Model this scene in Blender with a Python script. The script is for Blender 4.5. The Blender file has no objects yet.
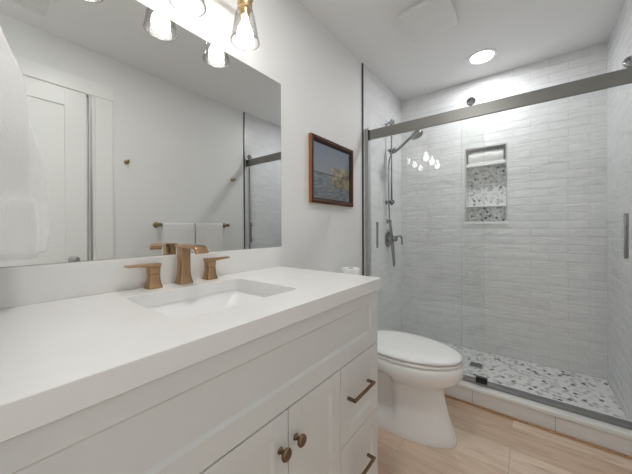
import bpy, bmesh, math, random
from mathutils import Vector, Matrix
PI = math.pi
random.seed(7)
S = bpy.context.scene
COL = S.collection

# ------------------------------------------------------------------ camera
CAM = Vector((1.066, 0.0, 1.1162))
F_PX = 276.0169
a, b, c = (math.radians(v) for v in (37.1897, -0.2322, -0.2148))
Fv = Vector((-math.sin(a) * math.cos(b), math.cos(a) * math.cos(b), math.sin(b)))
Rv = Vector((math.cos(a), math.sin(a), 0))
Uv = Rv.cross(Fv)
R2 = Rv * math.cos(c) + Uv * math.sin(c)
U2 = Uv * math.cos(c) - Rv * math.sin(c)
cd = bpy.data.cameras.new('camera')
cam = bpy.data.objects.new('camera', cd)
COL.objects.link(cam)
cam.matrix_world = Matrix(((R2.x, U2.x, -Fv.x, CAM.x), (R2.y, U2.y, -Fv.y, CAM.y), (R2.z, U2.z, -Fv.z, CAM.z), (0, 0, 0, 1)))
cd.sensor_width = 36
cd.lens = 36 * F_PX / 632
cd.shift_x = -3.5 / 632
cd.shift_y = -7.05 / 632
cd.clip_start = 0.01
S.camera = cam

# ------------------------------------------------------------------ light and exposure
w = bpy.data.worlds.new('world')
S.world = w
w.use_nodes = True
w.node_tree.nodes['Background'].inputs[0].default_value = (0.9, 0.95, 1, 1)
w.node_tree.nodes['Background'].inputs[1].default_value = 0.6
S.view_settings.view_transform = 'Standard'
S.view_settings.look = 'None'
S.view_settings.exposure = 0.70
S.view_settings.gamma = 1
S.view_settings.use_curve_mapping = False
S.cycles.use_denoising = True
S.cycles.max_bounces = 14
S.cycles.diffuse_bounces = 8
S.cycles.transparent_max_bounces = 24
S.cycles.sample_clamp_indirect = 6
BULB = 7.0        # vanity bulbs
ADDED_CAN = 80.0    # added unseen ceiling light over the vanity
CAN = 90.0         # shower ceiling light, and the added one at the rear
REAR_FILL = 5.0      # added fill light from behind the camera
ld = bpy.data.lights.new('added_fill_light', 'AREA')  # soft fill lamp, added to brighten the room
ld.shape = 'RECTANGLE'; ld.size = 1.1; ld.size_y = 0.85; ld.energy = REAR_FILL; ld.color = (0.93, 0.965, 1.0)
lo = bpy.data.objects.new('added_fill_light', ld)
COL.objects.link(lo)
lo.location = (-0.06, -0.87, 1.55)
lo.rotation_euler = (0, math.radians(-90), 0)       # faces +x, into the room

# ------------------------------------------------------------------ helpers
def tag(o, label=None, cat=None, group=None, kind=None):
    if label: o['label'] = label
    if cat: o['category'] = cat
    if group: o['group'] = group
    if kind: o['kind'] = kind
    return o

def thing(name, label, cat, loc=(0, 0, 0), group=None):
    o = bpy.data.objects.new(name, None)
    COL.objects.link(o)
    o.location = loc
    o.empty_display_size = 0.05
    return tag(o, label, cat, group)

def obj(name, bm, mat, parent=None, smooth=False, angle=None):
    me = bpy.data.meshes.new(name)
    bmesh.ops.recalc_face_normals(bm, faces=bm.faces[:])
    bm.to_mesh(me); bm.free()
    for m in (mat if isinstance(mat, (list, tuple)) else [mat]): me.materials.append(m)
    if smooth:
        me.shade_smooth()
        me.set_sharp_from_angle(angle=math.radians(angle or 40))
    o = bpy.data.objects.new(name, me)
    COL.objects.link(o)
    if parent is not None:
        o.parent = parent
        # meshes are written in world coordinates; keep them there under a moved parent
        pl = Vector((0, 0, 0)); p = parent
        while p is not None:
            pl += p.location; p = p.parent
        me.transform(Matrix.Translation(-pl))
    return o

def box(bm, x0, x1, y0, y1, z0, z1, bev=0.0, seg=2, mi=0):
    t = bmesh.new()
    vs = [t.verts.new((x, y, z)) for z in (z0, z1) for y in (y0, y1) for x in (x0, x1)]
    for q in ((0, 2, 3, 1), (4, 5, 7, 6), (0, 1, 5, 4), (2, 6, 7, 3), (0, 4, 6, 2), (1, 3, 7, 5)):
        t.faces.new([vs[i] for i in q])
    if bev > 0:
        bmesh.ops.bevel(t, geom=t.edges[:] + t.verts[:], offset=bev, segments=seg, profile=0.5, affect='EDGES')
    for f in t.faces: f.material_index = mi
    join(bm, t)
    return bm

def join(bm, t, M=None):
    vm = {}
    for v in t.verts: vm[v] = bm.verts.new(M @ v.co if M else v.co)
    for f in t.faces:
        try:
            g = bm.faces.new([vm[v] for v in f.verts]); g.material_index = f.material_index
        except ValueError: pass
    t.free()

def loft(bm, secs, cap=True, closed=False, mi=0):
    rows = [[bm.verts.new(p) for p in s] for s in secs]
    n = len(rows[0])
    rng = range(len(rows)) if closed else range(len(rows) - 1)
    for i in rng:
        r0, r1 = rows[i], rows[(i + 1) % len(rows)]
        for j in range(n):
            f = bm.faces.new((r0[j], r0[(j + 1) % n], r1[(j + 1) % n], r1[j])); f.material_index = mi
    if cap and not closed:
        bm.faces.new(rows[0][::-1]).material_index = mi
        bm.faces.new(rows[-1]).material_index = mi
    return bm

def frame_of(d):
    d = Vector(d).normalized()
    u = Vector((0, 0, 1)) if abs(d.z) < 0.9 else Vector((1, 0, 0))
    s = d.cross(u).normalized()
    return d, s, s.cross(d).normalized()

def lathe(bm, prof, org, axis=(0, 0, 1), n=32, cap=True, mi=0):
    """prof: (radius, distance along axis) pairs"""
    d, s, t = frame_of(axis)
    org = Vector(org)
    return loft(bm, [[org + d * h + (s * math.cos(2 * PI * k / n) + t * math.sin(2 * PI * k / n)) * max(r, 1e-4) for k in range(n)] for r, h in prof], cap=cap, mi=mi)

def tube(bm, pts, r, n=12, mi=0):
    pts = [Vector(p) for p in pts]
    rr = r if isinstance(r, (list, tuple)) else [r] * len(pts)
    secs = []
    prev = None
    for i, p in enumerate(pts):
        d = (pts[min(i + 1, len(pts) - 1)] - pts[max(i - 1, 0)]).normalized()
        if prev is None: _, s, t = frame_of(d)
        else:
            s = (prev - d * prev.dot(d)).normalized(); t = d.cross(s)
        prev = s
        secs.append([p + (s * math.cos(2 * PI * k / n) + t * math.sin(2 * PI * k / n)) * rr[i] for k in range(n)])
    return loft(bm, secs, mi=mi)

def spline(pts, k=8):
    pts = [Vector(p) for p in pts]
    out = []
    for i in range(len(pts) - 1):
        p0, p1, p2, p3 = pts[max(i - 1, 0)], pts[i], pts[i + 1], pts[min(i + 2, len(pts) - 1)]
        for j in range(k):
            t = j / k
            out.append(0.5 * ((2 * p1) + (p2 - p0) * t + (2 * p0 - 5 * p1 + 4 * p2 - p3) * t * t + (3 * p1 - p0 - 3 * p2 + p3) * t ** 3))
    return out + [pts[-1]]

def rrect(cx, cy, hx, hy, r, k=6):
    """rounded rectangle outline, counter-clockwise"""
    out = []
    for qx, qy, a0 in ((1, 1, 0), (-1, 1, 90), (-1, -1, 180), (1, -1, 270)):
        for j in range(k + 1):
            t = math.radians(a0 + 90 * j / k)
            out.append((cx + qx * (hx - r) + r * math.cos(t), cy + qy * (hy - r) + r * math.sin(t)))
    return out

# ------------------------------------------------------------------ materials
def mat(name, col, rough=0.5, metal=0.0, spec=0.5, coat=0.0):
    m = bpy.data.materials.new(name); m.use_nodes = True
    p = m.node_tree.nodes['Principled BSDF']
    p.inputs['Base Color'].default_value = (*col, 1)
    p.inputs['Roughness'].default_value = rough
    p.inputs['Metallic'].default_value = metal
    p.inputs['Specular IOR Level'].default_value = spec
    p.inputs['Coat Weight'].default_value = coat
    p.inputs['Coat Roughness'].default_value = 0.05
    return m

class NT:
    def __init__(s, m): s.m = m; s.t = m.node_tree; s.p = s.t.nodes['Principled BSDF']
    def n(s, typ, ins=None, **kw):
        x = s.t.nodes.new(typ)
        for k, v in kw.items(): setattr(x, k, v)
        for k, v in (ins or {}).items():
            if isinstance(v, bpy.types.NodeSocket): s.t.links.new(v, x.inputs[k])
            else: x.inputs[k].default_value = v
        return x
    def l(s, o, i): s.t.links.new(o, i)
    def math(s, op, a, b=0.0, c=0.0): return s.n('ShaderNodeMath', {0: a, 1: b, 2: c}, operation=op).outputs[0]
    def ramp(s, fac, stops):
        r = s.n('ShaderNodeValToRGB', {0: fac})
        e = r.color_ramp.elements
        while len(e) < len(stops): e.new(0.5)
        for q, (p, cc) in zip(e, stops): q.position = p; q.color = (*cc, 1)
        return r.outputs[0]
    def mix(s, f, a, b, bt='MIX'):
        x = s.n('ShaderNodeMix', data_type='RGBA', blend_type=bt)
        for k, v in ((0, f), (6, a), (7, b)):
            if isinstance(v, bpy.types.NodeSocket): s.t.links.new(v, x.inputs[k])
            else: x.inputs[k].default_value = v if k == 0 else (*v, 1)
        return x.outputs[2]

def g3(v): return (v, v, v)

def paint(name, col, bump=0.05, rough=0.6):
    m = mat(name, col, rough); t = NT(m)
    pos = t.n('ShaderNodeNewGeometry').outputs['Position']
    no = t.n('ShaderNodeTexNoise', {'Vector': pos, 'Scale': 260.0, 'Detail': 3.0})
    bu = t.n('ShaderNodeBump', {'Strength': bump, 'Distance': 0.002, 'Height': no.outputs[0]})
    t.l(bu.outputs[0], t.p.inputs['Normal'])
    n2 = t.n('ShaderNodeTexNoise', {'Vector': pos, 'Scale': 1.6, 'Detail': 2.0})
    t.l(t.mix(n2.outputs[0], tuple(v * 0.98 for v in col), tuple(min(1, v * 1.02) for v in col)), t.p.inputs['Base Color'])
    return m

def tile_mat(name, u_axis, width, height, c1, c2, grout, wave=1.0, mortar=0.0012, pillow=0.4, offs=0.5, z0=0.03, u0=0.0, rough=0.16):
    m = mat(name, c1, rough); t = NT(m)
    pos = t.n('ShaderNodeNewGeometry').outputs['Position']
    sp = t.n('ShaderNodeSeparateXYZ', {0: pos})
    u = t.math('SUBTRACT', sp.outputs[u_axis], u0)
    v = t.math('SUBTRACT', sp.outputs[2], z0 - 10 * height)
    cb = t.n('ShaderNodeCombineXYZ', {0: u, 1: v}).outputs[0]
    wb = t.n('ShaderNodeTexNoise', {'Vector': cb, 'Scale': 9.0, 'Detail': 1.0})
    wv = t.n('ShaderNodeVectorMath', {0: wb.outputs[1], 1: (0.5, 0.5, 0.5)}, operation='SUBTRACT')
    wv = t.n('ShaderNodeVectorMath', {0: wv.outputs[0], 1: (0.002, 0.009 * wave, 0)}, operation='MULTIPLY')
    cw = t.n('ShaderNodeVectorMath', {0: cb, 1: wv.outputs[0]}, operation='ADD').outputs[0]
    kw = {'Scale': 1.0, 'Brick Width': width, 'Row Height': height, 'Bias': 0.0, 'Color1': (*c1, 1), 'Color2': (*c2, 1), 'Mortar': (*grout, 1)}
    br = t.n('ShaderNodeTexBrick', {'Vector': cw, 'Mortar Size': mortar, 'Mortar Smooth': 0.25, **kw}, offset=offs, squash=1.0)
    pl = t.n('ShaderNodeTexBrick', {'Vector': cw, 'Mortar Size': 0.010, 'Mortar Smooth': 1.0, **kw}, offset=offs, squash=1.0)
    # handmade glaze: soft horizontal undulations across each tile
    st = t.n('ShaderNodeMapping', {'Vector': cb, 'Scale': (7.0, 21.0, 1.0)})
    n1 = t.n('ShaderNodeTexNoise', {'Vector': st.outputs[0], 'Scale': 1.0, 'Detail': 1.5, 'Distortion': 0.5})
    st2 = t.n('ShaderNodeMapping', {'Vector': cb, 'Scale': (5.0, 12.0, 1.0)})
    n2 = t.n('ShaderNodeTexNoise', {'Vector': st2.outputs[0], 'Scale': 1.0, 'Detail': 2.0, 'Distortion': 0.6})
    tint = t.ramp(n2.outputs[0], [(0.30, g3(0.91)), (0.52, g3(1.0)), (0.72, g3(0.94))])
    t.l(t.mix(1.0, br.outputs[0], tint, 'MULTIPLY'), t.p.inputs['Base Color'])
    hg = t.math('ADD', t.math('MULTIPLY', pl.outputs[1], -0.9 * pillow), t.math('MULTIPLY', br.outputs[1], -0.25))
    hh = t.math('ADD', t.math('MULTIPLY', n1.outputs[0], 2.6 * wave), hg)
    bu = t.n('ShaderNodeBump', {'Strength': 0.5, 'Distance': 0.0045, 'Height': hh})
    t.l(bu.outputs[0], t.p.inputs['Normal'])
    t.l(t.math('ADD', t.math('MULTIPLY', br.outputs[1], 0.5), rough), t.p.inputs['Roughness'])
    return m

def wood_floor():
    m = mat('oak_plank_floor', (0.4, 0.3, 0.2), 0.42); t = NT(m)
    pos = t.n('ShaderNodeNewGeometry').outputs['Position']
    mp = t.n('ShaderNodeMapping', {'Vector': pos, 'Location': (0.23, 0.108, 0)})
    br = t.n('ShaderNodeTexBrick', {'Vector': mp.outputs[0], 'Scale': 1.0, 'Mortar Size': 0.0011, 'Mortar Smooth': 0.2, 'Brick Width': 1.22, 'Row Height': 0.18,
                                    'Color1': (0, 0, 0, 1), 'Color2': (1, 1, 1, 1), 'Mortar': (0.5, 0.5, 0.5, 1)}, offset=0.37)
    st = t.n('ShaderNodeMapping', {'Vector': pos, 'Scale': (1.6, 15.0, 1)})
    off = t.n('ShaderNodeVectorMath', {0: st.outputs[0], 1: br.outputs[0]}, operation='ADD')
    n1 = t.n('ShaderNodeTexNoise', {'Vector': off.outputs[0], 'Scale': 1.6, 'Detail': 6.0, 'Distortion': 1.4})
    n2 = t.n('ShaderNodeTexNoise', {'Vector': off.outputs[0], 'Scale': 7.0, 'Detail': 4.0})
    base = t.ramp(br.outputs[0], [(0.0, (0.62, 0.45, 0.325)), (0.5, (0.75, 0.595, 0.47)), (1.0, (0.83, 0.69, 0.57))])
    g1 = t.ramp(n1.outputs[0], [(0.3, (0.82, 0.77, 0.73)), (0.5, g3(1.0)), (0.72, g3(1.08))])
    g2 = t.ramp(n2.outputs[0], [(0.35, g3(0.95)), (0.6, g3(1.02))])
    cc = t.mix(1.0, t.mix(1.0, base, g1, 'MULTIPLY'), g2, 'MULTIPLY')
    cc = t.mix(t.math('MULTIPLY', br.outputs[1], 0.6), cc, (0.16, 0.11, 0.07))
    t.l(cc, t.p.inputs['Base Color'])
    bu = t.n('ShaderNodeBump', {'Strength': 0.15, 'Distance': 0.002, 'Height': t.math('SUBTRACT', n2.outputs[0], br.outputs[1])})
    t.l(bu.outputs[0], t.p.inputs['Normal'])
    return m

def glass_mat(name, tint=(0.97, 0.985, 0.98), ior=1.45, refl=1.0, rim=None):
    m = bpy.data.materials.new(name); m.use_nodes = True
    nt = m.node_tree; nt.nodes.clear()
    o = nt.nodes.new('ShaderNodeOutputMaterial'); mx = nt.nodes.new('ShaderNodeMixShader')
    tr = nt.nodes.new('ShaderNodeBsdfTransparent'); gl = nt.nodes.new('ShaderNodeBsdfGlossy'); fr = nt.nodes.new('ShaderNodeFresnel')
    tr.inputs[0].default_value = (*tint, 1); gl.inputs['Roughness'].default_value = 0.0; fr.inputs[0].default_value = ior
    gl.inputs[0].default_value = (refl, refl, refl, 1)
    # Schlick reflectance of a thin pane, the same from both faces
    nt.nodes.remove(fr)
    lw = nt.nodes.new('ShaderNodeLayerWeight'); lw.inputs[0].default_value = 0.5
    pw = nt.nodes.new('ShaderNodeMath'); pw.operation = 'POWER'; pw.inputs[1].default_value = 5.0
    nt.links.new(lw.outputs['Facing'], pw.inputs[0])
    f0 = ((ior - 1) / (ior + 1)) ** 2
    ma = nt.nodes.new('ShaderNodeMath'); ma.operation = 'MULTIPLY_ADD'; ma.inputs[1].default_value = 1 - f0; ma.inputs[2].default_value = f0
    nt.links.new(pw.outputs[0], ma.inputs[0])
    if rim:      # seen edge-on, light crosses more glass and dims
        p3 = nt.nodes.new('ShaderNodeMath'); p3.operation = 'POWER'; p3.inputs[1].default_value = 3.0
        nt.links.new(lw.outputs['Facing'], p3.inputs[0])
        cm = nt.nodes.new('ShaderNodeMix'); cm.data_type = 'RGBA'
        cm.inputs[6].default_value = (*tint, 1); cm.inputs[7].default_value = (*rim, 1)
        nt.links.new(p3.outputs[0], cm.inputs[0]); nt.links.new(cm.outputs[2], tr.inputs[0])
    for q, i in ((ma.outputs[0], 0), (tr.outputs[0], 1), (gl.outputs[0], 2)): nt.links.new(q, mx.inputs[i])
    nt.links.new(mx.outputs[0], o.inputs[0])
    return m

def emit(name, col, s):
    m = mat(name, (0.9, 0.9, 0.9), 0.4); p = m.node_tree.nodes['Principled BSDF']
    p.inputs['Emission Color'].default_value = (*col, 1); p.inputs['Emission Strength'].default_value = s
    return m

def brushed(name, col, rough, axis_scale=(4, 4, 300), amp=0.13):
    m = mat(name, col, rough, 1.0); t = NT(m)
    pos = t.n('ShaderNodeTexCoord').outputs['Object']
    mp = t.n('ShaderNodeMapping', {'Vector': pos, 'Scale': axis_scale})
    no = t.n('ShaderNodeTexNoise', {'Vector': mp.outputs[0], 'Scale': 3.0, 'Detail': 3.0})
    t.l(t.math('MULTIPLY_ADD', no.outputs[0], 0.16, rough - 0.08), t.p.inputs['Roughness'])
    t.l(t.mix(no.outputs[0], tuple(v * (1 - amp) for v in col), tuple(min(1, v * (1 + amp)) for v in col)), t.p.inputs['Base Color'])
    return m

def terry(name, col):
    m = mat(name, col, 0.95, spec=0.1); t = NT(m)
    t.p.inputs['Sheen Weight'].default_value = 0.35
    pos = t.n('ShaderNodeTexCoord').outputs['Object']
    n1 = t.n('ShaderNodeTexNoise', {'Vector': pos, 'Scale': 420.0, 'Detail': 2.0})
    n2 = t.n('ShaderNodeTexNoise', {'Vector': pos, 'Scale': 30.0, 'Detail': 3.0})
    h = t.math('ADD', n1.outputs[0], t.math('MULTIPLY', n2.outputs[0], 1.5))
    bu = t.n('ShaderNodeBump', {'Strength': 0.5, 'Distance': 0.003, 'Height': h})
    t.l(bu.outputs[0], t.p.inputs['Normal'])
    return m

M_WALL = paint('warm_white_wall_paint', (0.76, 0.76, 0.755))
M_CEIL = paint('ceiling_paint', (0.80, 0.80, 0.795), 0.03, 0.8)
M_TRIM = paint('trim_paint', (0.79, 0.79, 0.775), 0.01, 0.35)
M_CAB = paint('cabinet_paint', (0.70, 0.70, 0.69), 0.01, 0.38)
M_DUCT_SHADE = mat('painted_duct_shade', (0.03, 0.03, 0.03), 0.9)
M_FLOOR = wood_floor()
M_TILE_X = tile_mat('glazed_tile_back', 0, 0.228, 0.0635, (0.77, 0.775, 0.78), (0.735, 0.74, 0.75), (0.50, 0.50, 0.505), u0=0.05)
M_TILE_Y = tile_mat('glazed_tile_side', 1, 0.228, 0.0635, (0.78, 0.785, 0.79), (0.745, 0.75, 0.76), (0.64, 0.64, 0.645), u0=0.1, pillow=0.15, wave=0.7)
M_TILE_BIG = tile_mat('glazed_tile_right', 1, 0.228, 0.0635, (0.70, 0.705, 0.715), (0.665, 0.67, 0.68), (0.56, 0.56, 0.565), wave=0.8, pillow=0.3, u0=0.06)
M_CURB = tile_mat('curb_tile', 0, 0.40, 0.30, (0.80, 0.80, 0.80), (0.77, 0.77, 0.765), (0.30, 0.29, 0.28), wave=0.2, pillow=0.05, z0=-0.1, u0=-0.02, rough=0.3, offs=0.0)
M_SLAB = mat('white_stone_cap', (0.80, 0.80, 0.79), 0.25)
M_QUARTZ = mat('white_quartz', (0.84, 0.835, 0.82), 0.22, coat=0.1)
tq = NT(M_QUARTZ)
tqn = tq.n('ShaderNodeTexNoise', {'Vector': tq.n('ShaderNodeNewGeometry').outputs['Position'], 'Scale': 6.0, 'Detail': 8.0, 'Distortion': 1.0})
tq.l(tq.ramp(tqn.outputs[0], [(0.35, (0.795, 0.79, 0.78)), (0.6, (0.82, 0.815, 0.805))]), tq.p.inputs['Base Color'])
M_PORC = mat('white_porcelain', (0.87, 0.87, 0.87), 0.1, coat=0.5)
M_MIRROR = mat('mirror_silver', (0.80, 0.81, 0.80), 0.0, 1.0)
M_MEDGE = mat('mirror_edge', (0.55, 0.6, 0.58), 0.2, 0.6)
M_BRONZE = brushed('brushed_bronze', (0.47, 0.30, 0.175), 0.25, (260, 260, 5), 0.07)
M_KNOB = brushed('aged_bronze_hardware', (0.20, 0.13, 0.08), 0.36)
M_BRASS = brushed('light_brass', (0.62, 0.46, 0.26), 0.32)
M_ABRASS = brushed('antique_brass', (0.30, 0.215, 0.11), 0.35)
M_NICKEL = brushed('brushed_nickel', (0.25, 0.25, 0.235), 0.38, (300, 4, 4))
M_SATIN = mat('satin_aluminium', (0.52, 0.52, 0.515), 0.45, 0.75)
M_CHROME = mat('dark_chrome', (0.33, 0.33, 0.335), 0.16, 1.0)
M_STEEL = mat('steel', (0.5, 0.5, 0.5), 0.3, 1.0)
M_BLACK = mat('black_plastic', (0.015, 0.015, 0.015), 0.4)
M_RUBBER = mat('dark_seal', (0.06, 0.06, 0.06), 0.6)
M_GLASS = glass_mat('shower_glass', (0.975, 0.985, 0.98))
M_GEDGE = mat('glass_edge', (0.22, 0.26, 0.25), 0.15)
M_GRIM = mat('shade_rim_glass', (0.30, 0.30, 0.30), 0.1, 0.3)
M_SHADE = glass_mat('clear_shade_glass', (0.97, 0.97, 0.97), 1.5, rim=(0.45, 0.45, 0.45))
M_BULB = emit('lit_bulb', (1.0, 0.965, 0.92), BULB)
M_CAN = emit('lit_lens', (0.985, 0.995, 1.0), CAN)
M_TOWEL = terry('white_terry', (0.76, 0.76, 0.75))
M_PAPER = mat('tissue_paper', (0.84, 0.835, 0.82), 0.9)
M_CARD = mat('cardboard_core', (0.25, 0.19, 0.14), 0.9)
M_GRILLE = paint('vent_enamel', (0.76, 0.76, 0.75), 0.0, 0.4)
HEXM = [mat('marble_white', (0.78, 0.78, 0.78), 0.25), mat('marble_pale', (0.62, 0.625, 0.64), 0.25), mat('marble_grey', (0.44, 0.45, 0.47), 0.25),
        mat('marble_taupe', (0.50, 0.45, 0.40), 0.25), mat('marble_dark', (0.12, 0.125, 0.14), 0.25)]
M_GROUT = mat('pale_grout', (0.55, 0.55, 0.55), 0.8)

# ------------------------------------------------------------------ room shell
W, B, H = 1.517, 2.807, 2.44
YT = 1.978       # where the shower tile starts
YB = -1.5        # rear wall of the room, behind the camera

obj('floor', box(bmesh.new(), -0.12, W + 0.12, YB - 0.1, B + 0.12, -0.05, 0.0), M_FLOOR)['kind'] = 'structure'
obj('ceiling', box(bmesh.new(), -0.12, W + 0.12, YB - 0.1, B + 0.25, H, H + 0.08), M_CEIL)['kind'] = 'structure'

bm = bmesh.new()
WY0, WY1, WZ0, WZ1 = -1.33, -0.41, 0.97, 2.13  # opening cut for the added fill light
box(bm, -0.12, 0.0, YB - 0.1, WY0, 0, H); box(bm, -0.12, 0.0, WY1, YT, 0, H)
box(bm, -0.12, 0.0, WY0, WY1, 0, WZ0); box(bm, -0.12, 0.0, WY0, WY1, WZ1, H)
box(bm, -0.12, 0.008, YT + 0.002, B + 0.12, 0, H, mi=1)
obj('wall_left', bm, [M_WALL, M_TILE_Y])['kind'] = 'structure'

# right wall with the door recess
DY0, DY1, DZ = -0.125, 0.626, 2.115
bm = bmesh.new()
box(bm, W, W + 0.12, YB - 0.1, DY0, 0, H)
box(bm, W, W + 0.12, DY1, YT, 0, H)
box(bm, W, W + 0.12, DY0, DY1, DZ, H)
box(bm, W + 0.10, W + 0.12, DY0, DY1, 0, DZ)
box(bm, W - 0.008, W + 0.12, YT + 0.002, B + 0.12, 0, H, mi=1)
obj('wall_right', bm, [M_WALL, M_TILE_BIG])['kind'] = 'structure'

# back wall of the shower with the niche hole
NX0, NX1, NZ0, NZ1 = 0.611, 0.912, 1.172, 1.828
bm = bmesh.new()
box(bm, 0.0, NX0, B, B + 0.12, 0, H)
box(bm, NX1, W, B, B + 0.12, 0, H)
box(bm, NX0, NX1, B, B + 0.12, 0, NZ0)
box(bm, NX0, NX1, B, B + 0.12, NZ1, H)
box(bm, NX0, NX1, B + 0.10, B + 0.12, NZ0, NZ1)
obj('wall_back', bm, M_TILE_X)['kind'] = 'structure'

# short return wall that ends the vanity, then the rear wall and an invented opening for the fill light
obj('wall_front', box(bmesh.new(), 0.0, 0.66, -0.17, -0.05, 0, H), M_WALL)['kind'] = 'structure'
obj('wall_rear', box(bmesh.new(), 0.0, W, YB - 0.1, YB, 0, H), M_WALL)['kind'] = 'structure'
bm = bmesh.new()
for y0, y1, z0, z1 in ((WY0, WY1, WZ0, WZ0 + 0.04), (WY0, WY1, WZ1 - 0.04, WZ1), (WY0, WY0 + 0.04, WZ0 + 0.04, WZ1 - 0.04), (WY1 - 0.04, WY1, WZ0 + 0.04, WZ1 - 0.04)):
    box(bm, -0.05, -0.01, y0, y1, z0, z1)
wf = obj('added_window_1', bm, M_TRIM)  # invented frame around the added fill light, out of view
wf['kind'] = 'structure'
obj('added_window_pane', box(bmesh.new(), -0.034, -0.029, WY0 + 0.04, WY1 - 0.04, WZ0 + 0.04, WZ1 - 0.04), M_GLASS, wf)

# metal edge trim where paint meets tile
obj('trim_1', box(bmesh.new(), 0.0002, 0.011, YT - 0.008, YT + 0.004, 0.0, H - 0.001), mat('tile_edge_trim', (0.10, 0.10, 0.10), 0.4, 0.8))['kind'] = 'structure'
obj('trim_2', box(bmesh.new(), W - 0.011, W - 0.0002, YT - 0.008, YT + 0.004, 0.0, H - 0.001), mat('tile_edge_trim_grey', (0.13, 0.13, 0.13), 0.4, 0.8))['kind'] = 'structure'

# baseboards
obj('baseboard_left', box(bmesh.new(), 0.0, 0.014, 1.03, YT - 0.01, 0, 0.13, 0.003), M_TRIM)['kind'] = 'structure'
obj('baseboard_right', box(bmesh.new(), W - 0.014, W, DY1 + 0.12, YT - 0.01, 0, 0.13, 0.003), M_TRIM)['kind'] = 'structure'

# door, jamb and casing on the right wall
d1 = thing('door_1', None, None, (W, 0.22, 0)); d1['kind'] = 'structure'
S0, S1, SZ = -0.115, 0.578, 2.10
bm = bmesh.new()
xf = W - 0.004   # room face of the slab
st = 0.118
box(bm, xf, xf + 0.036, S0, S0 + st, 0.01, SZ, 0.001); box(bm, xf, xf + 0.036, S1 - st, S1, 0.01, SZ, 0.001)
for z0, z1 in ((0.01, 0.24), (0.86, 1.01), (SZ - 0.118, SZ)): box(bm, xf, xf + 0.036, S0 + st, S1 - st, z0, z1, 0.001)
box(bm, xf + 0.010, xf + 0.028, S0 + st - 0.005, S1 - st + 0.005, 0.2, SZ - 0.1)
obj('door_panel', bm, M_TRIM, d1)
bm = bmesh.new()
lathe(bm, [(0.028, 0), (0.028, 0.006), (0.011, 0.012), (0.010, 0.035), (0.020, 0.042), (0.027, 0.055), (0.024, 0.068), (0.010, 0.074)], (xf, 0.500, 0.905), (-1, 0, 0), 24)
obj('door_knob', bm, M_STEEL, d1, True)
bm = bmesh.new()
box(bm, W - 0.002, W + 0.10, S1 + 0.016, DY1, 0, DZ); box(bm, W + 0.03, W + 0.10, S1 + 0.004, S1 + 0.016, 0, DZ)
box(bm, W - 0.002, W + 0.10, DY0, S0 - 0.002, 0, DZ); box(bm, W - 0.002, W + 0.10, S0, S1 + 0.016, SZ + 0.001, DZ)
obj('door_jamb', bm, M_TRIM, d1)
bm = bmesh.new()
box(bm, W - 0.010, W, DY1 + 0.004, DY1 + 0.112, 0, DZ - 0.0105, 0.002)
box(bm, W - 0.010, W, DY0 - 0.112, DY0 - 0.004, 0, DZ - 0.0105, 0.002)
box(bm, W - 0.012, W, DY0 - 0.118, DY1 + 0.118, DZ - 0.010, DZ + 0.092, 0.002)
obj('door_casing', bm, M_TRIM, d1)
obj('latch_strip', box(bmesh.new(), W - 0.0045, W - 0.002, S1 + 0.020, S1 + 0.034, 0.0, DZ - 0.004), M_STEEL, d1)

# ------------------------------------------------------------------ shower base, curb
def hex_mosaic(bm, lo, hi, size, fn, weights, gap=0.0016):
    """hexagons over the rectangle lo..hi; fn maps (u, v, h) to a point"""
    r = size / math.sqrt(3)
    dy = r * 1.5; row = 0; v = lo[1]
    def clip(poly):
        for ax, lim, sg in ((0, lo[0], 1), (0, hi[0], -1), (1, lo[1], 1), (1, hi[1], -1)):
            out = []
            for i in range(len(poly)):
                p, q = poly[i], poly[(i + 1) % len(poly)]
                a_, b_ = (p[ax] - lim) * sg, (q[ax] - lim) * sg
                if a_ >= 0: out.append(p)
                if (a_ >= 0) != (b_ >= 0):
                    t = a_ / (a_ - b_); out.append((p[0] + (q[0] - p[0]) * t, p[1] + (q[1] - p[1]) * t))
            poly = out
            if len(poly) < 3: return None
        return poly
    while v < hi[1] + r:
        u = lo[0] + (size / 2 if row % 2 else 0)
        while u < hi[0] + size:
            k = r - gap / 2
            p = clip([(u + k * math.cos(PI / 6 + i * PI / 3), v + k * math.sin(PI / 6 + i * PI / 3)) for i in range(6)])
            if p:
                mi = random.choices(range(5), weights)[0]
                top = [bm.verts.new(fn(x, y, 0.0015)) for x, y in p]; bot = [bm.verts.new(fn(x, y, 0.0)) for x, y in p]
                bm.faces.new(top).material_index = mi
                for i in range(len(p)):
                    bm.faces.new((bot[i], bot[(i + 1) % len(p)], top[(i + 1) % len(p)], top[i])).material_index = mi
            u += size
        v += dy; row += 1

CY0, CY1 = 1.972, 2.108
bm = bmesh.new()
box(bm, 0.008, W - 0.008, CY1 - 0.01, B, 0.0, 0.0285, mi=5)
hex_mosaic(bm, (0.009, CY1 + 0.001), (W - 0.009, B - 0.001), 0.0245, lambda x, y, h: (x, y, 0.0285 + h), (60, 27, 8, 3, 4))
fl = obj('shower_floor', bm, HEXM + [M_GROUT]); fl['kind'] = 'structure'

bm = bmesh.new()
box(bm, 0.008, W - 0.008, CY0, CY1 - 0.011, 0.0, 0.088, mi=0)
obj('trim_3', bm, M_CURB)['kind'] = 'structure'
obj('trim_4', box(bmesh.new(), 0.008, W - 0.008, CY0 - 0.012, CY1 + 0.006, 0.0885, 0.118, 0.009, 4), M_SLAB, smooth=True)['kind'] = 'structure'

obj('trim_5', box(bmesh.new(), 0.015, W - 0.015, CY0 - 0.016, CY0 - 0.0005, 0.0002, 0.009, 0.003), mat('honey_oak_strip', (0.50, 0.29, 0.14), 0.4))['kind'] = 'structure'
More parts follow.
